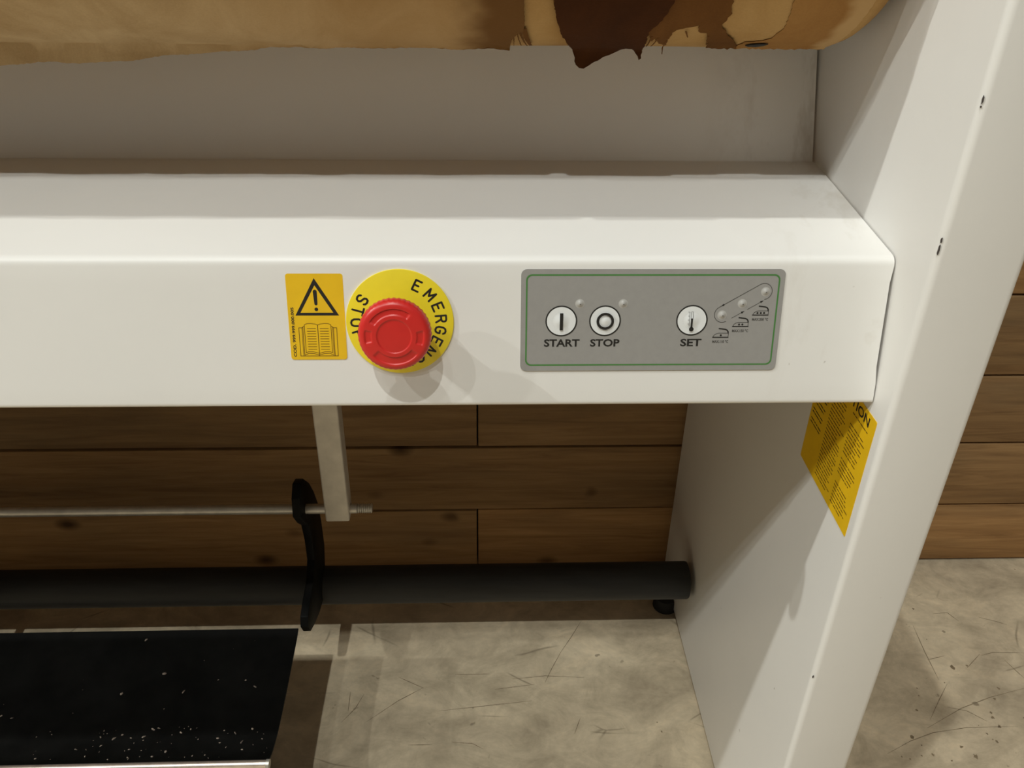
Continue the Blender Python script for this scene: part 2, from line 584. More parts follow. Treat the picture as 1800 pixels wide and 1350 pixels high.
for line in SCR:
    P_ = []
    for (ax, ay), (bx, by) in zip(line, line[1:]):
        P_ += [Vector((ax + (bx - ax) * k / 5, ay + (by - ay) * k / 5)) for k in range(5)]
    P_.append(Vector(line[-1]))
    n_ = len(P_)
    for k in range(n_ - 1):
        d_ = (P_[k + 1] - P_[k]).normalized()
        q_ = Vector((-d_.y, d_.x))
        w0, w1 = (0.0011 * (0.35 + 0.65 * math.sin(PI * j / (n_ - 1))) * rs_.uniform(0.6, 1.1) for j in (k, k + 1))
        mb.add([(*(P_[k] - q_ * w0 / 2), 0.0002), (*(P_[k + 1] - q_ * w1 / 2), 0.0002), (*(P_[k + 1] + q_ * w1 / 2), 0.0002), (*(P_[k] + q_ * w0 / 2), 0.0002)], [(0, 1, 2, 3)])
for (ax, ay) in PIT:
    r_ = rs_.uniform(0.001, 0.0032)
    mb.add([(ax + r_ * rs_.uniform(0.5, 1.2) * math.cos(2 * PI * j / 9), ay + r_ * 1.2 * rs_.uniform(0.3, 1.3) * math.sin(2 * PI * j / 9), 0.0002) for j in range(9)], [tuple(range(9))])
scr = mb.build('floor_scratches', floor)
scr['kind'] = 'stuff'

mb = MB(M['void'])
mb.box((-5.0, 1.075, 0.0), (5.0, 1.12, 2.6))
wall = struct(mb.build('wall_back'))

WALL_Y = 1.0465
rows = [0.0035, 0.1205, 0.2405, 0.3600, 0.4885]
while rows[-1] < 2.45:
    rows.append(rows[-1] + 0.121)
JOINT = {0: -0.003, 2: -0.002}
for k in range(len(rows) - 1):
    z0, z1 = rows[k] + (0.0 if k == 0 else 0.0022), rows[k + 1] - 0.0012
    if k in JOINT:
        ends = [-5.0, -1.6, JOINT[k], 1.9, 5.0]
    else:
        s0 = -0.95 - 0.3 * (k == 3) if k in (1, 3) else random.uniform(-1.6, -0.9)
        ends = [-5.0, s0 - 1.2, s0, s0 + 2.15, 5.0]
    for a, b in zip(ends, ends[1:]):
        y = WALL_Y + random.uniform(0.0, 0.004)
        mb = MB(M['plank'])
        mb.box((a + 0.001, y, z0), (b - 0.001, 1.075, z1))
        mb.build('plank', wall, bevel=0.0016, seg=2, loc=((a + b) / 2, y, (z0 + z1) / 2))

# ------------------------------------------------------------------ the ironing machine
XR = 0.2971          # inner face of the right side panel
XL = -1.50           # left end of the machine
machine = bpy.data.objects.new('ironing_machine', None)
COL.objects.link(machine)
machine.location = (XR - 0.9, 0.75, 0.0)
machine['label'] = 'white roller ironing machine with red emergency stop on its front beam, by the boarded wall'
machine['category'] = 'machine'


def side_panel(x0, x1):
    mb = MB(M['paint_panel'])
    mb.box((x0, 0.513, 0.004), (x1, 1.029, 1.20))
    return mb.build('side_panel', machine, bevel=0.0052, seg=5, ang=50)


panel = side_panel(XR, 0.3591)
side_panel(XL - 0.062, XL)
for (y, z, s) in ((0.5139, 0.877, 0.0055), (0.5139, 0.873, 0.0016), (0.5139, 0.7885, 0.004), (0.5139, 0.782, 0.009), (0.5139, 0.371, 0.0035)):
    mb = MB(M['chip'])
    pts = []
    n = 12
    for i in range(n):
        a = 2 * PI * i / n
        pts.append((XR + 0.0011 + 0.0005 * math.cos(a) * random.uniform(0.5, 1.1), 0.5139 - 0.0004 * math.cos(a), z + s / 2 * math.sin(a) * random.uniform(0.75, 1.1)))
    mb.add(pts, [tuple(range(n))])
    mb.build('paint_chip', panel, solid=0.0004).matrix_parent_inverse = PINV(panel)

# --- folded sheet steel: front beam and leaning back plate
def bend(profile, rads, n=5):
    """round the inner corners of a (Y,Z) polyline"""
    out = [Vector(profile[0])]
    for i in range(1, len(profile) - 1):
        p0, p, p1 = Vector(profile[i - 1]), Vector(profile[i]), Vector(profile[i + 1])
        r = rads[i]
        if r == 0:
            out.append(p)
            continue
        a = p + (p0 - p).normalized() * r
        b = p + (p1 - p).normalized() * r
        for k in range(n + 1):
            t = k / n
            out.append(a * (1 - t) ** 2 + p * 2 * t * (1 - t) + b * t * t)
    out.append(Vector(profile[-1]))
    return out


prof = bend([(0.600, 0.6493), (0.5385, 0.6478), (0.5613, 0.7552), (0.7425, 0.7676), (0.7425, 0.752)],
            [0, 0.0035, 0.0052, 0.0015, 0], 6)
# finer rows down the front so the notched right edge can be cut
fine = []
for a, b in zip(prof, prof[1:]):
    n = 8 if abs((b - a).y) > 0.05 else 1
    fine += [lerp(a, b, k / n) for k in range(n)]
fine.append(prof[-1])
vs, fs = [], []
XE = XR - 0.0012
for p in fine:
    y, z = p
    xe = XE
    if y < 0.5605 and 0.668 < z < 0.741:
        xe = XE - 0.0013
    if z < 0.6492 and y < 0.5392:
        xe = XE - 0.0009
    vs += [(XL, y, z), (xe, y, z)]
for i in range(len(fine) - 1):
    fs.append((2 * i, 2 * i + 1, 2 * i + 3, 2 * i + 2))
mb = MB(M['paint'])
mb.add(vs, fs)
mb.build('front_beam', machine, smooth=True, solid=0.0014, ang=40)

mb = MB(M['paint_back'])
bp_ = [(0.7440, 0.7660), (0.784, 0.8558), (0.880, 1.064), (0.90, 1.30)]
vs, fs = [], []
for y, z in bp_:
    vs += [(XL, y, z), (XR - 0.0022, y, z)]
for i in range(len(bp_) - 1):
    fs.append((2 * i, 2 * i + 1, 2 * i + 3, 2 * i + 2))
mb.add(vs, fs)
mb.build('back_plate', machine, smooth=True, solid=0.0014, ang=20)

# hidden frame rail that closes the beam and carries the tray brackets
mb = MB(M['void'])
mb.box((XL, 0.80, 0.80), (XR - 0.003, 0.85, 0.86))
mb.build('frame_rail', machine)

# unseen plate added to stop light dropping behind the roll onto the wall
mb = MB(M['paint'])
mb.box((XL, 0.8815, 1.060), (XR - 0.0022, 1.028, 1.0615))
mb.build('rear_light_block', machine)

# --- padded roller
RY, RZ, RR = 0.729, 1.0195, 0.1515


def roll(x, s, dr=0.0):
    """point on the roll: s = arc length down from the front; past 72 degrees cloth hangs plumb"""
    T0 = math.radians(72)
    r0 = 0.153
    if s <= r0 * T0:
        t = s / r0
        r = RR + dr
        return Vector((x, RY - r * math.cos(t), RZ - r * math.sin(t)))
    r = RR + dr
    h = s - r0 * T0
    return Vector((x, RY - r * math.cos(T0) + 0.10 * h, RZ - r * math.sin(T0) - h))


mb = MB(M['cloth_pad'])
xs = [XL + 0.02 + i * 0.03 for i in range(int((0.262 - XL - 0.02) / 0.03))] + [0.262]
secs = [(x, RR) for x in xs] + [(0.2680, RR - 0.0012), (0.2750, RR - 0.0040), (0.2812, RR - 0.0090), (0.2860, RR - 0.0165), (0.2890, RR - 0.027), (0.2900, RR - 0.045), (0.2900, 0.02)]
NS = 72
vs, fs = [], []
for x, r in secs:
    for i in range(NS):
        a = 2 * PI * i / NS
        w = 0.0009 * noise.noise((x * 9, math.cos(a) * 3, math.sin(a) * 3)) if r > 0.1 else 0
        vs.append((x, RY - (r + w) * math.cos(a), RZ - (r + w) * math.sin(a)))
for k in range(len(secs) - 1):
    for i in range(NS):
        fs.append((k * NS + i, k * NS + (i + 1) % NS, (k + 1) * NS + (i + 1) % NS, (k + 1) * NS + i))
fs.append(tuple(range(NS)))
fs.append(tuple(range((len(secs) - 1) * NS, len(secs) * NS)))
mb.add(vs, fs)
mb.tube((0.2895, RY, RZ), (XR + 0.001, RY, RZ), 0.022)
roller = mb.build('padded_roller', machine, smooth=True, loc=(0, RY, RZ))


def sheet(name, outline, mat, dr, fray=0.0006, step=0.006, thick=0.0009, wave=0.0, seed=0):
    """a torn layer of cloth lying on the roll, cut to an outline in (x, arc length)"""
    rnd = random.Random(seed)
    pts = []
    n = len(outline)
    for i in range(n):
        a, b = Vector(outline[i]), Vector(outline[(i + 1) % n])
        k = max(1, int((b - a).length / 0.0022))
        d = (b - a)
        nn = Vector((-d.y, d.x)).normalized() if d.length else Vector((0, 0))
        for j in range(k):
            p = a + d * (j / k)
            if j or fray > 0.0004:
                p = p + nn * rnd.uniform(-fray, fray)
            pts.append(p)
    ne = len(pts)
    edges = [(i, (i + 1) % ne) for i in range(ne)]
    x0, x1 = min(p.x for p in pts), max(p.x for p in pts)
    y0, y1 = min(p.y for p in pts), max(p.y for p in pts)
    grid = []
    y = y0 + step / 2
    while y < y1:
        x = x0 + step / 2
        while x < x1:
            grid.append(Vector((x + rnd.uniform(-.1, .1) * step, y + rnd.uniform(-.1, .1) * step)))
            x += step * (3 if x < -0.4 else 1)
        y += step
    V, _, F, *_r = delaunay_2d_cdt(pts + grid, edges, [], 1, 1e-6)
    mb = MB(mat)
    out = []
    for v in V:
        w = wave * (noise.noise((v.x * 11, v.y * 17, seed)) + 0.6 * noise.noise((v.x * 31, v.y * 22, seed + 5)))
        out.append(roll(v.x, v.y, dr + abs(w)))
    mb.add(out, [tuple(f) for f in F])
    return mb.build(name, roller, smooth=True, solid=thick, loc=(0, RY, RZ), ang=80)


TOP = -0.06
LEFT = [(0.030, TOP), (0.0312, 0.1159), (0.0325, 0.1346), (0.0325, 0.1503), (0.0283, 0.1551), (0.0251, 0.1677), (0.0244, 0.1937), (-0.0034, 0.1932),
        (-0.0588, 0.1937), (-0.1181, 0.1942), (-0.1518, 0.1941), (-0.1688, 0.1959), (-0.1944, 0.1985), (-0.2156, 0.1999), (-0.2284, 0.2009),
        (-0.2541, 0.2039), (-0.2794, 0.205), (-0.3006, 0.2064), (-0.3234, 0.2061), (-0.3343, 0.2079), (-0.3554, 0.2093), (-0.50, 0.212), (-0.8, 0.205), (-1.3, 0.2), (-1.3, TOP)]
sheet('torn_cover', LEFT, M['cloth_cover'], 0.0022, 0.0003, 0.008, 0.0009, 0.0035, 3)
BROWN = [(0.06, TOP), (0.0509, 0.1156), (0.0539, 0.1327), (0.0582, 0.1498), (0.0653, 0.172), (0.0721, 0.1900), (0.09, 0.188), (0.1104, 0.1819), (0.1216, 0.1776), (0.1224, 0.1578),
         (0.1276, 0.1757), (0.127, 0.1645), (0.1333, 0.1789), (0.1396, 0.1845), (0.1377, 0.1696), (0.1379, 0.1554), (0.1419, 0.149), (0.1542, 0.1434), (0.1560, 0.1520), (0.1579, 0.1549), (0.1628, 0.1549), (0.1660, 0.1640),
         (0.1690, 0.1773), (0.1716, 0.1935), (0.1952, 0.1935), (0.1913, 0.1802), (0.1847, 0.168), (0.1703, 0.1447), (0.1725, 0.1284), (0.1695, 0.1135), (0.17, TOP)]
sheet('brown_scorched_patch', BROWN, M['cloth_brown'], 0.0013, 0.0008, 0.006, 0.0004, 0.0004, 5)
DARK = [(0.045, TOP), (0.0509, 0.1156), (0.0539, 0.1327), (0.0582, 0.1498), (0.0653, 0.172), (0.0721, 0.1941), (0.0744, 0.2036), (0.0771, 0.2064), (0.0806, 0.2064),
        (0.0949, 0.1984), (0.1062, 0.193), (0.1104, 0.1870), (0.1150, 0.1880), (0.1190, 0.1950), (0.1219, 0.2000), (0.1236, 0.1986), (0.1226, 0.1776), (0.1200, 0.1485), (0.1262, 0.1327), (0.1301, 0.1143), (0.132, TOP)]
sheet('dark_scorched_flap', DARK, M['cloth_dark'], 0.0034, 0.0005, 0.006, 0.0009, 0.0010, 8)
AMBER = [(0.205, TOP), (0.2105, 0.113), (0.213, 0.1276), (0.2155, 0.1479), (0.2134, 0.1557), (0.2128, 0.1669), (0.2088, 0.172), (0.1965, 0.1769), (0.1935, 0.1940), (0.2259, 0.194),
         (0.2620, 0.194), (0.2640, 0.1770), (0.2650, 0.1541), (0.2652, 0.1370), (0.2655, 0.1119), (0.2655, TOP)]
sheet('amber_cover', AMBER, M['cloth_amber'], 0.0007, 0.0005, 0.006, 0.0004, 0.0002, 11)
HOLE = [(0.1985, 0.1822), (0.2020, 0.1790), (0.2080, 0.1772), (0.2140, 0.1768), (0.2120, 0.1830), (0.2080, 0.1865), (0.2018, 0.1862)]
sheet('burnt_hole', HOLE, M['rubber'], 0.0018, 0.0002, 0.004, 0.0006, 0.0, 2)
for i, (a, b, w) in enumerate((((0.0325, 0.150), (0.0400, 0.1905), 0.0022), ((0.0285, 0.158), (0.0330, 0.191), 0.0005), ((0.0300, 0.156), (0.0375, 0.192), 0.0008),
                               ((0.1250, 0.162), (0.1262, 0.1905), 0.0006), ((0.1300, 0.165), (0.1295, 0.189), 0.0006), ((0.1375, 0.17), (0.1392, 0.1975), 0.0006), ((0.0265, 0.166), (0.0275, 0.192), 0.0004),
                               ((0.1650, 0.16), (0.1690, 0.181), 0.0007), ((0.147, 0.152), (0.151, 0.163), 0.0006))):
    o = [(a[0] - w, a[1]), (a[0] + w, a[1]), (b[0] + w * 0.5, b[1]), (b[0] - w * 0.5, b[1])]
    sheet('frayed_thread', o, M['cloth_brown'], 0.0018, 0.0002, 0.006, 0.0003, 0, 20 + i)

# --- printed front face
F = Frame((-0.0555, 0.55169, 0.71097), (1, 0, 0), (0, 0.21288, 0.97708), (0, -0.97708, 0.21288))
F.o = F.o + F.n * 0.0004

# grey membrane control panel
mb = MB(M['overlay'])
F.slab(mb, round_rect(0.0858, 0.2738, -0.0372, 0.0379, 0.0042), 0, 0.0008)
cp = mb.build('control_panel', machine)
H0 = 0.0009
mb = MB(M['green'])
F.ring(mb, round_rect(0.0893, 0.2703, -0.0333, 0.0343, 0.0042), round_rect(0.0904, 0.2692, -0.0322, 0.0332, 0.0034), H0)
mb.build('green_border', cp)


def dome(mb, cu, cv, r, h, base, mat=0, rings=6, n=28):
    vs = []
    for k in range(rings):
        t = k / (rings - 1)
        rr = r * math.cos(t * PI / 2) if k < rings - 1 else 0.0001
        hh = base + h * (0.5 - 0.5 * math.cos(PI * (1 - rr / r)))
        vs += [F(cu + rr * math.cos(2 * PI * i / n), cv + rr * math.sin(2 * PI * i / n), hh) for i in range(n)]
    fs = [(k * n + i, k * n + (i + 1) % n, (k + 1) * n + (i + 1) % n, (k + 1) * n + i) for k in range(rings - 1) for i in range(n)]
    fs.append(tuple(range((rings - 1) * n, rings * n)))
    mb.add(vs, fs, mat)


def key(name, cu, cv):
    mb = MB(M['white_print'], M['black_print'], M['soft_print'])
    F.ring(mb, circle(cu, cv, 0.0114), circle(cu, cv, 0.0104), H0 + 0.00006, 1)
    F.ring(mb, circle(cu, cv, 0.0105), circle(cu, cv, 0.0064), H0 + 0.00003, 0)
    dome(mb, cu, cv, 0.0064, 0.0011, H0 + 0.00003, 0)
    return mb


# print that lies on a dome is lifted with it
HD = H0 + 0.0014
mb = key('start_key', 0.1149, 0.0003)
F.poly(mb, [(0.1137, -0.0062), (0.1161, -0.0062), (0.1161, 0.0064), (0.1137, 0.0064)], HD, 1)
mb.build('start_key', cp, smooth=True)
mb = key('stop_key', 0.1463, 0.0004)
F.ring(mb, circle(0.1463, 0.0004, 0.0063), circle(0.1463, 0.0004, 0.0044), HD, 1)
mb.build('stop_key', cp, smooth=True)
mb = key('set_key', 0.2091, 0.0006)
cx, cy = 0.2094, 0.0006
F.poly(mb, circle(cx - 0.0006, cy - 0.0062, 0.0017, 20), HD, 1)
F.stroke(mb, [(cx - 0.0006, cy - 0.006), (cx - 0.0006, cy + 0.0012)], 0.0014, HD, 1)
F.stroke(mb, [(cx - 0.0013, cy + 0.001), (cx - 0.0013, cy + 0.0066), (cx + 0.0001, cy + 0.0066), (cx + 0.0001, cy + 0.001)], 0.0003, HD, 2, rnd=False)
F.stroke(mb, [(cx - 0.0024, cy - 0.0040), (cx - 0.0024, cy + 0.0066)], 0.0003, HD, 2, rnd=False)
for i in range(4):
    F.stroke(mb, [(cx - 0.0036, cy + 0.0064 - i * 0.0029), (cx - 0.0024, cy + 0.0064 - i * 0.0029)], 0.0003, HD, 2, rnd=False)
mb.build('set_key', cp, smooth=True)

for cu, cv in ((0.1278, 0.0131), (0.1588, 0.0130), (0.2606, 0.0216), (0.2446, 0.0129), (0.2307, 0.0045)):
    mb = MB(M['overlay_light'], M['soft_print'])
    dome(mb, cu, cv, 0.0034, 0.0013, H0 - 0.0001, 0, 7, 24)
    F.poly(mb, circle(cu + 0.0002, cv - 0.0002, 0.0004, 10), H0 + 0.0014, 1)
    mb.build('indicator_lamp', cp, smooth=True)

for word, u0, u1, nm in (('START', 0.1028, 0.1285, 'start_lettering'), ('STOP', 0.1362, 0.1575, 'stop_lettering'), ('SET', 0.2019, 0.2173, 'set_lettering')):
    mb = MB(M['black_print'])
    F.text(mb, word, u0, u1, -0.0189, -0.0132, H0, 0, 0.028)
    mb.build(nm, cp)

# three irons with one, two, three dots, their temperature lines, and the selection loop
for k, (u, v, deg) in enumerate(((0.2253, -0.0122, '110'), (0.2391, -0.0041, '150'), (0.2529, 0.0044, '200'))):
    mb = MB(M['black_print'], M['soft_print'])
    F.stroke(mb, [(u, v), (u + 0.0112, v)], 0.0008, H0)
    F.stroke(mb, [(u, v), (u + 0.0009, v + 0.0017), (u + 0.0024, v + 0.0027), (u + 0.0042, v + 0.0031), (u + 0.0108, v + 0.0031)], 0.00042, H0, 1)
    F.stroke(mb, [(u + 0.0112, v), (u + 0.0112, v + 0.0033)], 0.00042, H0, 1)
    F.stroke(mb, [(u + 0.0042, v + 0.0066), (u + 0.0088, v + 0.0060), (u + 0.0102, v + 0.0053), (u + 0.0109, v + 0.0042), (u + 0.0110, v + 0.0032)], 0.0009, H0)
    for d in range(k + 1):
        F.poly(mb, circle(u + 0.0058 + (d - k / 2) * 0.0024, v + 0.0015, 0.00075, 12), H0 + 0.00001, 0)
    mb.build('iron_symbol', cp)
    mb = MB(M['soft_print'])
    F.text(mb, 'MAX.' + deg + ' °C', u - 0.0001, u + 0.0116, v - 0.0042, v - 0.0021, H0, 0, 0.03)
    mb.build('temperature_lettering', cp)
mb = MB(M['soft_print'], M['black_print'])
a, b = Vector((0.2310, 0.0050)), Vector((0.2594, 0.0218))
R0 = 0.0059
th = math.atan2(b.y - a.y, b.x - a.x)
loop = []
for i in range(23):   # round the lower end, from its tail up the left side
    t = math.radians(-62) - (math.radians(298) - th - PI / 2) * i / 22
    loop.append((a.x + R0 * math.cos(t), a.y + R0 * math.sin(t)))
for i in range(19):   # round the upper end
    t = th + PI / 2 - PI * 1.12 * i / 18
    loop.append((b.x + R0 * math.cos(t), b.y + R0 * math.sin(t)))
F.stroke(mb, loop, 0.00042, H0, 0)
dirv = (b - a).normalized()
nrm = Vector((dirv.y, -dirv.x))


def arrow(mb, p, q):
    p, q = Vector(p), Vector(q)
    d = (q - p).normalized()
    n_ = Vector((-d.y, d.x))
    F.stroke(mb, [p, q - d * 0.0015], 0.00035, H0, 0)
    F.poly(mb, [q, q - d * 0.0026 + n_ * 0.0008, q - d * 0.0026 - n_ * 0.0008], H0 + 0.00002, 1)


base = a + nrm * R0
arrow(mb, base + dirv * 0.0045, base + dirv * 0.0148)
arrow(mb, base + dirv * 0.0170, base + dirv * 0.0300)
p_ = a - nrm * R0 + dirv * 0.0015
arrow(mb, p_ + dirv * 0.004, p_)
mb.build('selection_loop', cp)

# emergency stop: stem, yellow disc, red mushroom head, lettering
mb = MB(M['void'])
mb.tube(F(0, 0, 0.0012), F(0, 0, 0.0243), 0.0125, 32)
es = mb.build('emergency_stop', machine, smooth=True)
mb = MB(M['yellow'])
F.slab(mb, circle(0, 0, 0.0381, 96), 0.0, 0.0016)
mb.build('label_disc', es, bevel=0.0004, seg=2)
HR = 0.0247
mb = MB(M['red'])
NA = 176


def head_h(rr, a):
    """height of the cap over radius fraction and angle"""
    h = 0.0386 - 0.0012 * rr * rr
    if rr > 0.84:
        k = (rr - 0.84) / 0.16
        h -= 0.0045 * (1 - math.sqrt(max(0, 1 - k * k)))

    def step(x, e, w=0.018):
        return max(0.0, min(1.0, (x - e) / w + 0.5))
    h -= 0.0007 * step(0.47 - rr, 0) * 1.0
    deg = math.degrees(a) % 360
    for lo, hi, r_in, r_out in ((52, 150, 0.60, 0.76), (222, 322, 0.60, 0.80), (166, 196, 0.62, 0.80), (340, 372, 0.62, 0.80)):
        d = deg if deg >= lo else deg + 360
        if lo <= d <= hi:
            e = min(1.0, min(d - lo, hi - d) / 4)
            h -= 0.0009 * e * step(rr, r_in) * step(r_out - rr, 0)
    return h


rads = [0.0] + [i / 56 for i in range(1, 53)] + [0.945, 0.962, 0.977, 0.99, 1.0]
prof_low = [(1.005, 0.0318), (1.0, 0.0295), (0.95, 0.0271), (0.80, 0.0248), (0.52, 0.0233)]
vs, fs = [], []
for rr in rads[1:]:
    for i in range(NA):
        a = 2 * PI * i / NA
        sc = 1.0 + (0.008 * math.cos(44 * a) * max(0, (rr - 0.93) / 0.07))
        vs.append(F(HR * rr * sc * math.cos(a) - 0.0009, HR * rr * sc * math.sin(a), head_h(rr, a)))
for rr, h in prof_low:
    for i in range(NA):
        a = 2 * PI * i / NA
        sc = 1.0 + (0.010 * math.cos(44 * a) if rr > 0.9 else 0)
        vs.append(F(HR * rr * sc * math.cos(a) - 0.0009, HR * rr * sc * math.sin(a), h))
nr = len(rads) - 1 + len(prof_low)
for k in range(nr - 1):
    for i in range(NA):
        fs.append((k * NA + i, k * NA + (i + 1) % NA, (k + 1) * NA + (i + 1) % NA, (k + 1) * NA + i))
vs.append(F(-0.0009, 0, head_h(0, 0)))
for i in range(NA):
    fs.append((len(vs) - 1, i, (i + 1) % NA))
mb.add(vs, fs)
mb.build('push_head', es, smooth=True, ang=60)

GL = {  # single-stroke letters in a box 0.64 wide, 1 high
    'E': [[(0.6, 1), (0, 1), (0, 0), (0.6, 0)], [(0, 0.52), (0.45, 0.52)]],
    'M': [[(0, 0), (0, 1), (0.36, 0.35), (0.72, 1), (0.72, 0)]],
    'R': [[(0, 0), (0, 1), (0.4, 1), (0.56, 0.92), (0.6, 0.76), (0.56, 0.6), (0.4, 0.52), (0, 0.52)], [(0.36, 0.52), (0.62, 0)]],
    'G': [[(0.62, 0.8), (0.52, 0.95), (0.33, 1), (0.12, 0.93), (0, 0.72), (0, 0.28), (0.12, 0.07), (0.33, 0), (0.54, 0.07), (0.62, 0.25), (0.62, 0.46), (0.36, 0.46)]],
    'N': [[(0, 0), (0, 1), (0.64, 0), (0.64, 1)]],
    'C': [[(0.62, 0.8), (0.52, 0.95), (0.33, 1), (0.12, 0.93), (0, 0.72), (0, 0.28), (0.12, 0.07), (0.33, 0), (0.54, 0.07), (0.62, 0.22)]],
    'Y': [[(0, 1), (0.32, 0.5), (0.64, 1)], [(0.32, 0.5), (0.32, 0)]],
    'S': [[(0.6, 0.82), (0.5, 0.96), (0.3, 1), (0.1, 0.95), (0.02, 0.77), (0.1, 0.6), (0.3, 0.52), (0.5, 0.44), (0.6, 0.26), (0.5, 0.06), (0.3, 0), (0.1, 0.05), (0, 0.2)]],
    'T': [[(0, 1), (0.66, 1)], [(0.33, 1), (0.33, 0)]],
    'O': [[(0.12, 0.93), (0.33, 1), (0.54, 0.93), (0.64, 0.72), (0.64, 0.28), (0.54, 0.07), (0.33, 0), (0.12, 0.07), (0, 0.28), (0, 0.72), (0.12, 0.93)]],
    'P': [[(0, 0), (0, 1), (0.4, 1), (0.56, 0.92), (0.6, 0.74), (0.56, 0.56), (0.4, 0.48), (0, 0.48)]],
}
mb = MB(M['black_print'])


def arc_letter(ch, deg, inward, hgt=0.0074, rc=0.0292):
    ph = math.radians(deg)
    up = Vector((math.sin(ph), math.cos(ph)))
    rt = Vector((math.cos(ph), -math.sin(ph)))
    c = up * rc
    if inward:
        up, rt = -up, -rt
    for st in GL[ch]:
        F.stroke(mb, [c + rt * ((x - 0.32) * hgt) + up * ((y - 0.5) * hgt) for x, y in st], 0.00140, 0.0017)


for ch, d in zip('EMERGENCY', (26, 47, 68, 85.5, 102, 119, 135.5, 153, 170)):
    arc_letter(ch, d, False)
mb.build('emergency_lettering', es)
mb = MB(M['black_print'])
for ch, d in zip('STOP', (-58, -74, -90.5, -107)):
    arc_letter(ch, d, True, 0.0078, 0.0306)
mb.build('stop_lettering', es)

# amber warning sticker: triangle, open manual, code
mb = MB(M['amber_label'])
F.slab(mb, round_rect(-0.0786, -0.0388, -0.0280, 0.0348, 0.0020), 0, 0.0003)
ws = mb.build('warning_sticker', machine)
HW = 0.00036


def sk(x, y):
    """sticker drawing coordinates (0..1, 0..1 from the top left) to the face"""
    return (lerp(-0.0786, -0.0388, x), lerp(0.0348, -0.0280, y))


mb = MB(M['black_print'])
A, B, C = Vector(sk(0.495, 0.052)), Vector(sk(0.13, 0.480)), Vector(sk(0.90, 0.480))
a, b, c = Vector(sk(0.498, 0.133)), Vector(sk(0.222, 0.447)), Vector(sk(0.800, 0.447))
mb.add([F(p.x, p.y, HW) for p in (A, B, C, a, b, c)], [(0, 1, 4, 3), (1, 2, 5, 4), (2, 0, 3, 5)])
x0, y0 = sk(0.498, 0.205)
x1, y1 = sk(0.505, 0.345)
F.poly(mb, [(x0 - 0.0014, y0), (x1 - 0.0011, y1), (x1 + 0.0011, y1), (x0 + 0.0014, y0)], HW)
F.poly(mb, circle(x0, y0, 0.0014, 14), HW + 0.00001)
F.poly(mb, circle(x1, y1, 0.0011, 14), HW + 0.00001)
x2, y2 = sk(0.505, 0.408)
F.poly(mb, circle(x2, y2, 0.0013, 16), HW)
mb.build('warning_triangle', ws)
mb = MB(M['brown_print'])
W_ = 0.00040
for sgn in (-1, 1):
    cxm = 0.507
    f = lambda x, y: sk(cxm + sgn * x, y)
    F.stroke(mb, [f(0, 0.59), f(0.05, 0.578), f(0.12, 0.572), f(0.19, 0.574), f(0.235, 0.588), f(0.235, 0.918), f(0.19, 0.906), f(0.10, 0.908), f(0.0, 0.925)], W_, HW)
    F.stroke(mb, [f(0.235, 0.60), f(0.262, 0.612), f(0.262, 0.948), f(0.19, 0.925), f(0.09, 0.928), f(0, 0.945)], W_, HW)
    F.stroke(mb, [f(0.262, 0.612), f(0.28, 0.622), f(0.28, 0.955)], W_, HW)
    F.stroke(mb, [f(0.28, 0.622), f(0.335, 0.622), f(0.335, 0.957), f(0.0, 0.957)], W_ * 1.1, HW)
    for i in range(9):
        y = 0.632 + 0.0305 * i
        F.stroke(mb, [f(0.035, y), f(0.19 + 0.004 * (i % 2), y)], 0.00042, HW, rnd=False)
F.stroke(mb, [sk(0.507, 0.59), sk(0.507, 0.957)], 0.0005, HW)
mb.build('manual_symbol', ws)
mb = MB(M['black_print'])
u0, u1 = sk(0.050, 0)[0], sk(0.104, 0)[0]
F.text(mb, 'COD. 999.999.000.005', u0, u1, sk(0, 0.965)[1], sk(0, 0.385)[1], HW, 0, 0.03, True)
mb.build('code_lettering', ws)

# amber instruction sticker on the inner face of the side panel
G = Frame((XR, 0.638, 0.5262), (0, -1, 0), (0, 0, 1), (-1, 0, 0))
mb = MB(M['amber_label'])
SW, SH = 0.1128, 0.1122
G.slab(mb, round_rect(0, SW, 0, SH, 0.0012), 0.0001, 0.0004)
cs = mb.build('instruction_sticker', machine)
mb = MB(M['black_print'])
G.text(mb, 'ATTENTION', SW - 0.0905, SW - 0.0105, SH - 0.0118, SH - 0.0036, 0.00048, 0, 0.02)
mb.build('heading_lettering', cs)
mb = MB(M['brown_print'], M['black_print'])
rl = random.Random(4)
for i in range(27):   # rows too small to read: word-long dashes
    v = SH - 0.0165 - i * 0.0034
    for u0, u1, mat, hgt in ((0.004, 0.030, 1, 0.0011), (0.036, 0.070, 0, 0.0010), (0.074, 0.107, 0, 0.0010)):
        if mat == 1 and (i % 3 == 2 or i > 17):
            continue
        if u0 > 0.07 and rl.random() < 0.15:
            continue
        end = u1 - rl.uniform(0, 0.012) * (1 if mat == 0 else 0.4)
        u = u0
        while u < end - 0.001:
            w = rl.uniform(0.003, 0.011)
            G.poly(mb, [(u, v), (min(u + w, end), v), (min(u + w, end), v + hgt), (u, v + hgt)], 0.00046, mat)
            u += w + 0.0009
rows_ = mb.build('text_rows', cs)
rows_['kind'] = 'stuff'

# --- under the beam: bracket, rod, arm, tray, foot bar
mb = MB(M['alu'])
mb.box((-0.1875, 0.8215, 0.2935), (-0.1585, 0.8485, 0.802))
mb.build('hanging_bracket', machine, bevel=0.0022, seg=3)

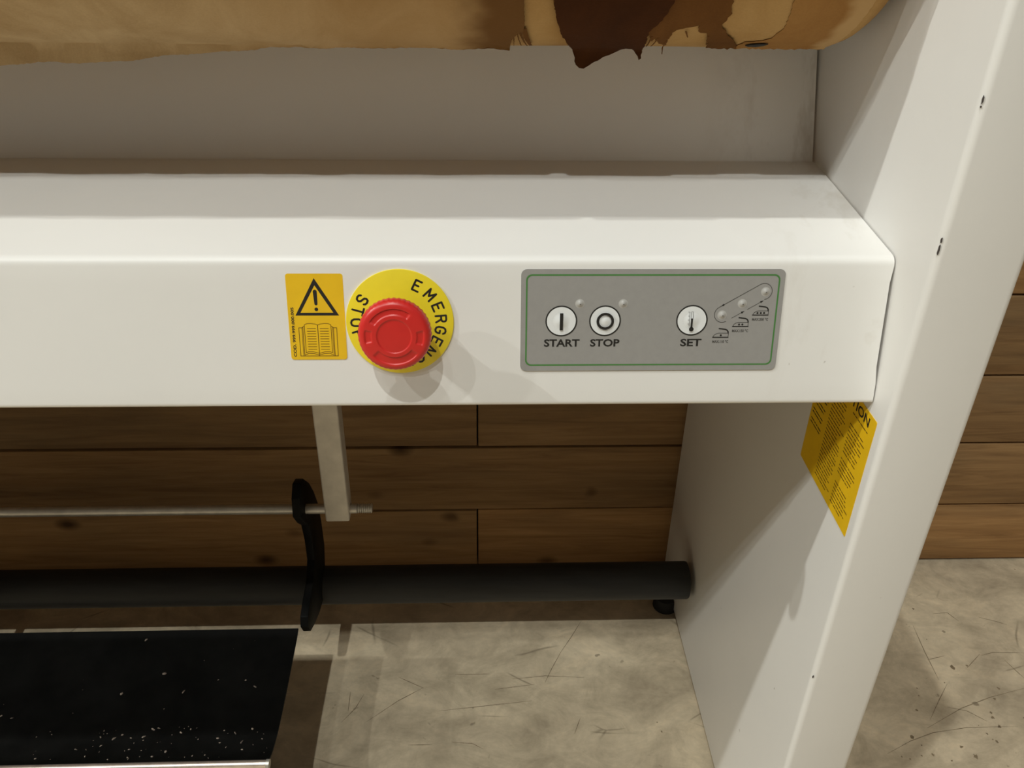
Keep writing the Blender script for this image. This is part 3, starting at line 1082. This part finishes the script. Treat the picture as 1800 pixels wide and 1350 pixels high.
mb = MB(M['steel'])
mb.tube((XL, 0.835, 0.3035), (-0.150, 0.835, 0.3035), 0.0062, 20)
n, x = 0, -0.150
for i in range(7):   # threaded end
    mb.tube((x, 0.835, 0.3035), (x + 0.0013, 0.835, 0.3035), 0.0052, 16, r1=0.0062)
    mb.tube((x + 0.0013, 0.835, 0.3035), (x + 0.0026, 0.835, 0.3035), 0.0062, 16, r1=0.0052)
    x += 0.0026
mb.build('hanging_rod', machine, smooth=True)


def arm(x0):
    O = [(0.842, 0.345), (0.826, 0.350), (0.812, 0.338), (0.806, 0.315), (0.822, 0.292), (0.838, 0.275), (0.844, 0.245), (0.843, 0.212), (0.822, 0.196), (0.790, 0.190), (0.772, 0.184), (0.766, 0.172), (0.775, 0.155),
         (0.800, 0.142), (0.830, 0.130), (0.863, 0.124), (0.892, 0.150), (0.906, 0.180), (0.906, 0.225), (0.899, 0.262), (0.886, 0.290), (0.868, 0.318)]
    mb = MB(M['enamel'])
    nn = len(O)
    mb.add([(x0, y, z) for y, z in O] + [(x0 + 0.010, y, z) for y, z in O],
           [tuple(range(nn))[::-1], tuple(range(nn, 2 * nn))] + [(i, (i + 1) % nn, nn + (i + 1) % nn, nn + i) for i in range(nn)])
    return mb.build('tray_arm', machine, bevel=0.001, seg=2)


arm(-0.2225)
arm(-0.692)

TX = -0.2285
tp = bend([(0.7775, 0.157), (0.768, 0.154), (0.700, 0.147), (0.634, 0.144), (0.600, 0.151), (0.589, 0.159)], [0, 0.004, 0.02, 0.02, 0.01, 0], 5)
mb = MB(M['enamel'])
vs, fs = [], []
for p in tp:
    vs += [(XL + 0.03, p[0], p[1]), (TX, p[0], p[1])]
for i in range(len(tp) - 1):
    fs.append((2 * i, 2 * i + 1, 2 * i + 3, 2 * i + 2))
mb.add(vs, fs)
tray = mb.build('linen_tray', machine, smooth=True, solid=0.002)
mb = MB(M['chrome'])
mb.tube((XL + 0.03, 0.586, 0.1595), (TX - 0.001, 0.586, 0.1595), 0.0042, 16)
mb.build('front_rim', tray, smooth=True)
mb = MB(M['steel'])
mb.tube((TX - 0.001, 0.586, 0.1592), (TX + 0.0025, 0.586, 0.1592), 0.0052, 16)
mb.build('rim_cap', tray, smooth=True)

mb = MB(M['bar'])
mb.tube((XL + 0.01, 0.882, 0.1285), (0.2905, 0.882, 0.1285), 0.0262, 40)
mb.build('foot_bar', machine, bevel=0.002, seg=2)

mb = MB(M['rubber'])
mb.tube((0.2875, 0.957, 0.0), (0.2875, 0.957, 0.022), 0.0195, 28, r1=0.0175)
mb.build('levelling_foot', machine, bevel=0.002, seg=2)

# ------------------------------------------------------------------ lint in the tray: nobody could count it
mb = MB(M['lint'])
rl = random.Random(12)


def tray_z(y):
    for p, q in zip(tp, tp[1:]):
        if q[0] <= y <= p[0]:
            return lerp(p[1], q[1], (y - p[0]) / (q[0] - p[0]))
    return 0.14


for i in range(110):
    if i < 70:
        y, x = rl.uniform(0.598, 0.645), -0.235 - abs(rl.gauss(0.12, 0.11))
    else:
        y, x = rl.uniform(0.60, 0.765), rl.uniform(-0.75, -0.24)
    s = rl.choice((0.0006, 0.0008, 0.0010, 0.0014, 0.0019, 0.0028)) * rl.uniform(0.7, 1.1)
    z = tray_z(y) + 0.0012
    a0 = rl.uniform(0, PI)
    st = rl.uniform(0.2, 0.8)
    pts = []
    for k in range(5):
        a = 2 * PI * k / 5
        px, py = s * math.cos(a) * rl.uniform(0.6, 1.2), s * st * math.sin(a) * rl.uniform(0.6, 1.2)
        pts.append((x + px * math.cos(a0) - py * math.sin(a0), y + px * math.sin(a0) + py * math.cos(a0), z + rl.uniform(-0.0001, 0.0002)))
    pts.append((x, y, z + s * 0.7))
    mb.add(pts, [(k, (k + 1) % 5, 5) for k in range(5)] + [(4, 3, 2, 1, 0)])
lint = mb.build('lint_crumbs')
lint['kind'] = 'stuff'
lint['label'] = 'pale crumbs of lint and dirt lying in the black tray'
lint['category'] = 'lint'

# ------------------------------------------------------------------ labels of the parts that look unlike the rest
PART_LABELS = {
    'emergency_stop': 'emergency stop button standing on the front of the beam',
    'push_head': 'red mushroom push head with ridged rim',
    'label_disc': 'round yellow disc behind the red push head',
    'control_panel': 'grey membrane panel with START, STOP and SET keys',
    'green_border': 'thin green line around the grey panel',
    'start_key': 'round white key with a black bar',
    'stop_key': 'round white key with a black ring',
    'set_key': 'round white key with a thermometer',
    'warning_sticker': 'amber sticker with warning triangle and open manual',
    'instruction_sticker': 'amber sticker of small print on the inner side panel',
    'padded_roller': 'roll padded with tan, partly scorched cloth',
    'torn_cover': 'pale tan cloth torn along its hanging edge',
    'dark_scorched_flap': 'dark brown burnt flap hanging from the roll',
    'brown_scorched_patch': 'brown scorched patch with frayed edge',
    'amber_cover': 'amber cloth at the right end of the roll',
    'linen_tray': 'black tray low under the beam',
    'front_rim': 'bright metal rim along the tray front',
    'foot_bar': 'thick black tube above the floor',
    'hanging_bracket': 'grey square metal bracket below the beam',
    'hanging_rod': 'thin grey steel rod with threaded end',
    'levelling_foot': 'black rubber foot beside the side panel',
}
for o in bpy.data.objects:
    nm = o.name.split('.')[0]
    if o.parent and nm in PART_LABELS:
        o['label'] = PART_LABELS[nm]
bpy.data.objects['tray_arm']['label'] = 'curved black arm at the right end of the tray'
